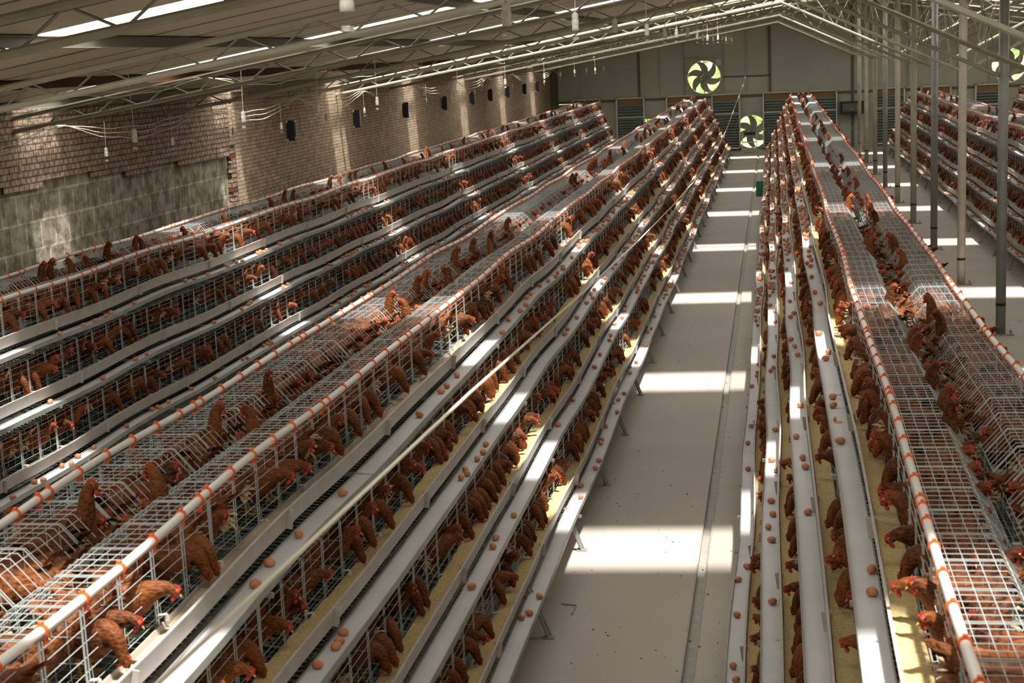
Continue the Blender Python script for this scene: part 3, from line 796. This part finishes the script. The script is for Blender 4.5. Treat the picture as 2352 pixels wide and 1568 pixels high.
def ring_pts(P, n, x0=0):
    rings = []
    for i, (x, z, ry, rz) in enumerate(P):
        a = P[max(i - 1, 0)]; b = P[min(i + 1, len(P) - 1)]; tx, tz = b[0] - a[0], b[1] - a[1]; l = math.hypot(tx, tz) or 1; nx, nz = -tz / l, tx / l
        rings.append([(x + nx * rz * math.sin(2 * PI * k / n), ry * math.cos(2 * PI * k / n) * (1 if math.sin(2 * PI * k / n) < .3 else .93), z + nz * rz * math.sin(2 * PI * k / n)) for k in range(n)])
    return rings
def hen_meshes(pose, seg, sub):
    """the pieces of a hen facing +x with its breast at x=0 and its feet at z=0"""
    P = BODY + NECK[pose]
    C = catmull(P, sub) if sub > 1 else P
    out = {}
    rings = ring_pts(C, seg); out['body'] = (MB().loft(rings), ['hen'])
    hx, hz = NECK[pose][-3][:2]; bx, bz = NECK[pose][-1][:2]; nx_, nz_ = NECK[pose][-4][:2]
    d = Vector((bx - nx_, 0, bz - nz_)).normalized(); u = Vector((-d.z, 0, d.x))
    if u.z < 0 and pose != 'feed': u = -u
    if pose == 'feed': u = Vector((-d.z, 0, d.x))
    H = Vector((hx, 0, hz)); Lt = Vector((0, 1, 0))
    # face patch
    fc = MB(); fr = []
    for (a, r) in ((-.006, .017), (.006, .0215), (.016, .0185), (.024, .010)):
        fr.append([tuple(H + d * a + Lt * r * .98 * math.cos(2 * PI * k / 8) + u * r * 1.08 * math.sin(2 * PI * k / 8)) for k in range(8)])
    fc.loft(fr); out['face'] = (fc, ['comb'])
    cb = MB(); pts = [(-.022, .018), (-.020, .036), (-.010, .031), (-.004, .043), (.004, .034), (.012, .042), (.018, .030), (.026, .030), (.024, .014), (.0, .016)]
    vs = [tuple(H + d * a * .85 + u * (.014 + (b - .014) * .75) + Lt * w) for w in (-.0035, .0035) for a, b in pts]; n = len(pts)
    cb.add(vs, [tuple(range(n))[::-1], tuple(range(n, 2 * n))] + [(k, (k + 1) % n, n + (k + 1) % n, n + k) for k in range(n)]); out['comb'] = (cb, ['comb'])
    wt = MB()
    for sg in (-1, 1):
        c = H + d * .012 - u * .028 + Lt * sg * .008
        wt.loft([[tuple(c + u * a + d * r * math.cos(2 * PI * k / 6) + Lt * r * .5 * math.sin(2 * PI * k / 6)) for k in range(6)] for a, r in ((.010, .004), (.0, .010), (-.012, .010), (-.020, .003))])
    out['wattles'] = (wt, ['comb'])
    bk = MB(); B = Vector((bx, 0, bz))
    bk.loft([[tuple(B + d * a - u * c + Lt * r * .8 * math.cos(2 * PI * k / 6) + u * r * math.sin(2 * PI * k / 6)) for k in range(6)] for a, r, c in ((-.012, .0085, 0), (0, .0065, 0), (.012, .004, .003), (.018, .0012, .007))])
    out['beak'] = (bk, ['beak'])
    for nm, sg in (('eye', -1), ('eye2', 1)):
        ey = MB(); c = H + d * .007 + u * .007 + Lt * sg * .0195
        ey.loft([[tuple(c + Lt * sg * a + d * r * math.cos(2 * PI * k / 8) + u * r * math.sin(2 * PI * k / 8)) for k in range(8)] for a, r in ((-.003, .0045), (.001, .0048), (.0032, .0025))])
        out[nm] = (ey, ['eye'])
    # tail fan, with pale fluff at its root
    tl = MB()
    for q in range(-3, 4):
        a = q * .26; base = Vector((-.30, q * .006, .262)); tip = Vector((-.30 - .075 * math.cos(a), math.sin(a) * .065, .262 + .045 * math.cos(a)))
        dr = (tip - base); sd = Vector((0, math.cos(a), 0)) * .013 + Vector((.004, 0, .006 * (1 if q % 2 else -1)))
        m1 = base + dr * .6
        vv = [base - sd * .5, base + sd * .5, m1 + sd * 1.2, tip + sd * .6, tip - sd * .6, m1 - sd * 1.2]; th = Vector((.003, 0, -.003))
        tl.add([tuple(p) for p in vv] + [tuple(p + th) for p in vv], [(0, 1, 2, 3, 4, 5), (11, 10, 9, 8, 7, 6)] + [(k, k + 6, (k + 1) % 6 + 6, (k + 1) % 6) for k in range(6)])
    out['tail'] = (tl, ['hen'])
    fl = MB(); rnd = random.Random(hash(pose) % 7 + 2)
    for q in range(16):
        a = rnd.uniform(-1.2, 1.2); e = rnd.uniform(-.9, .5); r = rnd.uniform(.045, .075)
        c = Vector((-.275, 0, .205)); dr = Vector((-math.cos(a) * math.cos(e), math.sin(a), math.sin(e))).normalized()
        sd = dr.cross(Vector((0, 0, 1))).normalized() * .011
        p1 = c + dr * .02; p2 = c + dr * (r + .01); p3 = c + dr * (r + .028) + Vector((0, 0, -.006))
        th = Vector((0, 0, .004)); vv = [p1 - sd, p1 + sd, p2 + sd * 1.3, p3, p2 - sd * 1.3]
        fl.add([tuple(p) for p in vv] + [tuple(p + th) for p in vv], [(0, 1, 2, 3, 4), (9, 8, 7, 6, 5)] + [(k, k + 5, (k + 1) % 5 + 5, (k + 1) % 5) for k in range(5)])
    out['tail_fluff'] = (fl, ['fluff'])
    for nm, sg in (('wing', -1), ('wing2', 1)):
        wg = MB(); P2 = [(-.285, .232, .012), (-.25, .222, .028), (-.19, .202, .042), (-.12, .192, .046), (-.07, .195, .036), (-.045, .2, .015)]; rg = []
        for x, z, r in P2:
            yy = .060 + .020 * (r / .046)
            rg.append([(x, sg * (yy + .010 * math.cos(2 * PI * k / 10)), z + r * math.sin(2 * PI * k / 10)) for k in range(10)])
        wg.loft(rg); out[nm] = (wg, ['hen'])
    for nm, sg in (('leg', -1), ('leg2', 1)):
        lg = MB().tube([(-.115, sg * .035, .115), (-.125, sg * .036, .06), (-.112, sg * .037, .008)], [.012, .007, .006], 6, True)
        for a in (-.5, 0, .5, PI): lg.tube([(-.112, sg * .037, .008), (-.112 + .045 * math.cos(a), sg * .037 + .045 * math.sin(a), .004)], .0035, 4, True)
        out[nm] = (lg, ['legm'])
    return out
HEN = {}; HMID = {}; HLOD = {}
ALLM = ['hen', 'comb', 'beak', 'eye', 'fluff', 'legm']
for p in NECK:
    pcs = hen_meshes(p, 12, 3)
    HEN[p] = {n: mb.mesh(n, ms, n in ('body', 'wing', 'wing2', 'face')) for n, (mb, ms) in pcs.items()}
    for store, seg, sub, keep in ((HMID, 10, 2, ('body', 'face', 'comb', 'wattles', 'beak', 'tail', 'tail_fluff', 'wing', 'wing2')), (HLOD, 7, 1, ('body', 'face', 'comb', 'beak', 'tail_fluff'))):
        pc = hen_meshes(p, seg, sub); a = MB()
        for n in keep:
            mb, ms = pc[n]; a.cur = ALLM.index(ms[0]); a.add(mb.v, mb.f)
        store[p] = a.mesh('hen', ALLM, True)
HP = {p: Bulk.prep(m) for p, m in HLOD.items()}; HPM = {p: Bulk.prep(m) for p, m in HMID.items()}

random.seed(77)
hens = []     # (score, pose, matrix, info)
for rn, cx, s, k, W, vis, ylo in ROWS:
    if not vis: continue
    f = fx_(k); z0 = zf(k)
    ncell = int(round((Y1 - ylo) / CELL))
    for c in range(ncell):
        yc = ylo + (c + .5) * CELL
        if not in_frame((cx + s * f, yc, z0 + .15), 600): continue
        dx, dz = W(yc); fa = 0 if s > 0 else PI
        def put(pose, lx, ly, rot, sc, why, out):
            # lx measured outwards from the cage front
            X = cx + s * (f + lx) + dx; Yh = yc + ly; Z = z0 + dz + .012 - .05 * (lx if lx < 0 else 0)
            mw = Matrix.Translation((X, Yh, Z)) @ Matrix.Rotation(fa + rot, 4, 'Z') @ Matrix.Diagonal((sc, sc, sc, 1))
            hens.append([1.0 / (Yh + 1) * out, pose, mw, (rn, s, k, why, X, Yh, Z)])
        slots = [-.10, .0, .10]; random.shuffle(slots)
        nf = random.choice([0, 1, 1, 2, 2]) if rn in 'AB' else random.choice([0, 1, 1, 2])
        for q in range(nf):
            ps = random.choices(['feed', 'lean', 'look'], [.6, .2, .2])[0]
            put(ps, random.uniform(-.035, .0), slots[q] * .9 + random.uniform(-.015, .015), random.uniform(-.4, .4) * random.choice([.5, 1, 2]), random.uniform(.80, .92),
                {'feed': 'pecking feed', 'lean': 'leaning out', 'look': 'peering out'}[ps], 1.0)
        if k == 1 and random.random() < (.20 if rn in 'AB' else .16):
            put('tall', -.27, random.uniform(-.08, .08), PI + random.choice([0, 0, random.uniform(-1.2, 1.2)]), random.uniform(.92, 1.02), 'head raised above the cage tops', 1.15)
        if yc < 34 and random.random() < .75:
            put(random.choice(['rest', 'rest', 'look']), -.17, random.uniform(-.02, .02), random.choice([PI / 2, -PI / 2]) + random.uniform(-.3, .3), random.uniform(.82, .92), 'standing inside', .62)
        if yc < 17 and k == 1 and random.random() < .8:
            put(random.choice(['rest', 'look']), -.13, random.uniform(-.09, .09), random.uniform(-.9, .9), random.uniform(.78, .86), 'standing well inside', .55)
        if yc < 26 and random.random() < .36:
            put('rest', -.30, random.uniform(-.08, .08), PI + random.uniform(-.25, .25), .86, 'turned tail outward', .6)
hens.sort(key=lambda h: -h[0])
shown_h = [h for h in hens if in_frame((h[3][4], h[3][5], h[3][6] + .2), -4)]
ind = shown_h[:298]; ids = set(id(h) for h in ind); rest = [h for h in hens if id(h) not in ids]
ind.sort(key=lambda h: h[3][5]); cnt = {}
for h in ind:
    _, pose, mw, (rn, s, k, why, X, Yh, Z) = h
    key = (rn, s, k, why); cnt[key] = cnt.get(key, 0) + 1
    near = Yh < 13.5
    o = thing('hen', '', 'hen', (0, 0, 0), 0, 'brown hens in the cages')
    o.matrix_world = mw
    tw = {1: 'top', 2: 'second', 3: 'third', 4: 'bottom'}[k]
    ra = {'Z': 'leftmost rack', 'A': 'rack left of aisle', 'B': 'rack right of aisle', 'C': 'rack beyond posts', 'D': 'far right rack'}[rn]
    o['label'] = 'brown hen %s, %s tier %s side, %s, %s nearest' % (why.replace('head raised above the cage tops', 'head above cages'), tw, SIDE[s], ra, ordi(cnt[key]))
    if near:
        for n in ('body', 'face', 'comb', 'wattles', 'beak', 'eye', 'eye2', 'tail', 'tail_fluff', 'wing', 'wing2', 'leg', 'leg2'):
            link({'eye2': 'eye', 'wing2': 'wing', 'leg2': 'leg'}.get(n, n), HEN[pose][n], o)
    else:
        bpy.data.objects.remove(o); o = link('hen', HMID[pose]); o.matrix_world = mw
        tag(o, 'brown hen %s, %s tier %s side, %s, %s nearest' % (why.replace('head raised above the cage tops', 'head above cages'), tw, SIDE[s], ra, ordi(cnt[key])), 'hen', 'brown hens in the cages')
hb = Bulk()
for h in rest: hb.add((HPM if h[3][5] < 20 else HP)[h[1]], h[2])
tag(hb.build('hens', ALLM, None, True), 'many more brown hens farther along in all the cage racks', 'hens', 'brown hens in the cages', 'stuff')

# ------------------------------------------------------------------ eggs
def egg_mesh(nu, nv):
    b = MB(); rings = []
    for i in range(nv + 1):
        a = PI * i / nv; x = -.0285 * math.cos(a); r = max(.0004, .0215 * math.sin(a) * (1 - .10 * math.cos(a)))
        rings.append([(x, r * math.cos(2 * PI * k / nu), r * math.sin(2 * PI * k / nu)) for k in range(nu)])
    b.loft(rings); return b.mesh('egg', ['egg'], True)
EGG = egg_mesh(16, 12); EP = Bulk.prep(egg_mesh(7, 5))
EG = {('A', 1): [6.28, 6.56, 7.0, 7.79, 9.54, 10.23, 10.41, 10.79, 12.59, 13.2, 13.62, 13.91, 14.29, 14.52, 15.1, 15.48, 15.85, 16.11],
      ('A', 2): [6.99, 6.8, 6.87, 6.55, 9.74, 9.85, 9.95, 10.24, 10.42, 10.65, 15.11, 15.38, 16.0, 16.88, 17.24, 17.53, 17.89, 18.4, 18.83, 19.75, 20.12, 20.72, 21.31],
      ('A', 3): [8.96, 9.77, 9.96, 10.5, 13.14, 14.23, 15.66, 16.33, 17.2, 17.52, 18.3, 18.76, 19.28, 19.58, 20.62, 20.81],
      ('A', 4): [9.74, 9.82, 10.15, 12.56, 12.94, 13.53, 13.79, 14.38, 14.5, 15.03, 15.65, 16.26, 16.56, 17.7, 18.32, 19.29, 20.31, 20.6, 21.6, 22.51, 23.11],
      ('B', 1): [6.34, 6.64, 8.81, 9.82, 10.07, 11.27, 11.5, 12.25, 13.76, 14.48, 15.38, 16.02, 16.25, 16.48, 16.83, 17.37, 17.79, 18.48],
      ('B', 2): [9.06, 10.05, 10.27, 10.83, 11.8, 13.9, 14.27, 14.58, 15.75, 16.01, 16.89, 18.15, 19.27, 20.11, 20.71],
      ('B', 3): [8.81, 9.94, 10.22, 10.51, 10.83, 11.68, 11.99, 13.02, 15.44, 15.62, 16.23, 18.21, 18.94, 19.43, 20.31, 20.6],
      ('B', 4): [8.74, 8.95, 9.81, 10.51, 10.8, 13.4, 14.37, 15.1, 16.87, 17.4, 17.59, 18.04, 20.69, 20.99],
      ('Z', 1): [12.79, 13.28, 13.54, 13.8, 13.98, 14.48, 15.93, 16.07, 16.52, 17.22],
      ('Z', 2): [12.17, 13.15, 13.94, 14.16, 16.1, 16.97]}
random.seed(31); eggs = []
for rn, cx, s, k, W, vis, ylo in ROWS:
    if not vis: continue
    if (rn in 'ZA') != (s > 0): continue
    lst = sorted(EG.get((rn, k), [])); y = (lst[-1] if lst else ylo) + .3
    gap = {'A': .20, 'B': .17, 'Z': .5, 'C': .3, 'D': .4}[rn]
    while y < Y1 - .2:
        lst.append(y); y += .058 if random.random() < .3 else random.expovariate(1 / gap) + .058
    last = -9; lo = 0
    for y in sorted(lst):
        dx, dz = W(y)
        off = s * (fx_(k) + .236 - random.uniform(.006, .075)) ; 
        if y - last < .06: off = s * (fx_(k) + .236 - (.012 if lo > .04 else .062))
        lo = fx_(k) + .236 - s * off; last = y
        X = cx + off + dx; Z = zf(k) - .055 + .0215 + dz
        if not in_frame((X, y, Z), 10): continue
        eggs.append((y, X, Z, rn, s, k))
eggs.sort(); cnt = {}; EB = Bulk(); bynear = eggs[:298]
for i, (y, X, Z, rn, s, k) in enumerate(eggs):
    rot = Euler((0, random.uniform(-.06, .06), random.uniform(0, 6.28))); sc = random.uniform(.94, 1.06)
    if i < 298:
        key = (rn, s, k); cnt[key] = cnt.get(key, 0) + 1
        o = link('egg', EGG); o.location = (X, y, Z - .0005); o.rotation_euler = rot; o.scale = (sc, 1, 1)
        tag(o, 'brown egg on the %s egg belt of %s, %s nearest' % (TIER[k], NAMES[rn], ordi(cnt[key])), 'egg', 'brown eggs on the belts')
    else:
        EB.add(EP, Matrix.Translation((X, y, Z)) @ rot.to_matrix().to_4x4())
tag(EB.build('eggs', ['egg'], None, True), 'many more brown eggs farther along on the egg belts', 'eggs', 'brown eggs on the belts', 'stuff')

# a broken egg on the belt
W_ = wob(4.1)(9.4 + .9)
t = thing('broken_egg', 'broken egg with spilled yolk on the top belt right of the aisle', 'egg', (.94 - (.39 + .20) + W_[0], 9.4, 1.8 - .055 + W_[1]))
yk = MB(); yk.loft([[(r * math.cos(2 * PI * k / 12) * (1 + .2 * math.sin(3 * k)), r * 1.3 * math.sin(2 * PI * k / 12), z) for k in range(12)] for r, z in ((.026, .0005), (.022, .004), (.010, .006))])
M['yolk'] = mat('yolk', (.75, .38, .05), .15, 0, .6); yk.build('yolk', 'yolk', t, True)
sh = MB(); sh.loft([[(-.012 + x, .018 + r * math.cos(2 * PI * k / 12), .015 + r * math.sin(2 * PI * k / 12)) for k in range(12)] for x, r in ((-.018, .004), (-.012, .014), (0, .019), (.004, .019), (.003, .0175), (-.01, .013))])
sh.build('shell', 'egg', t, True)
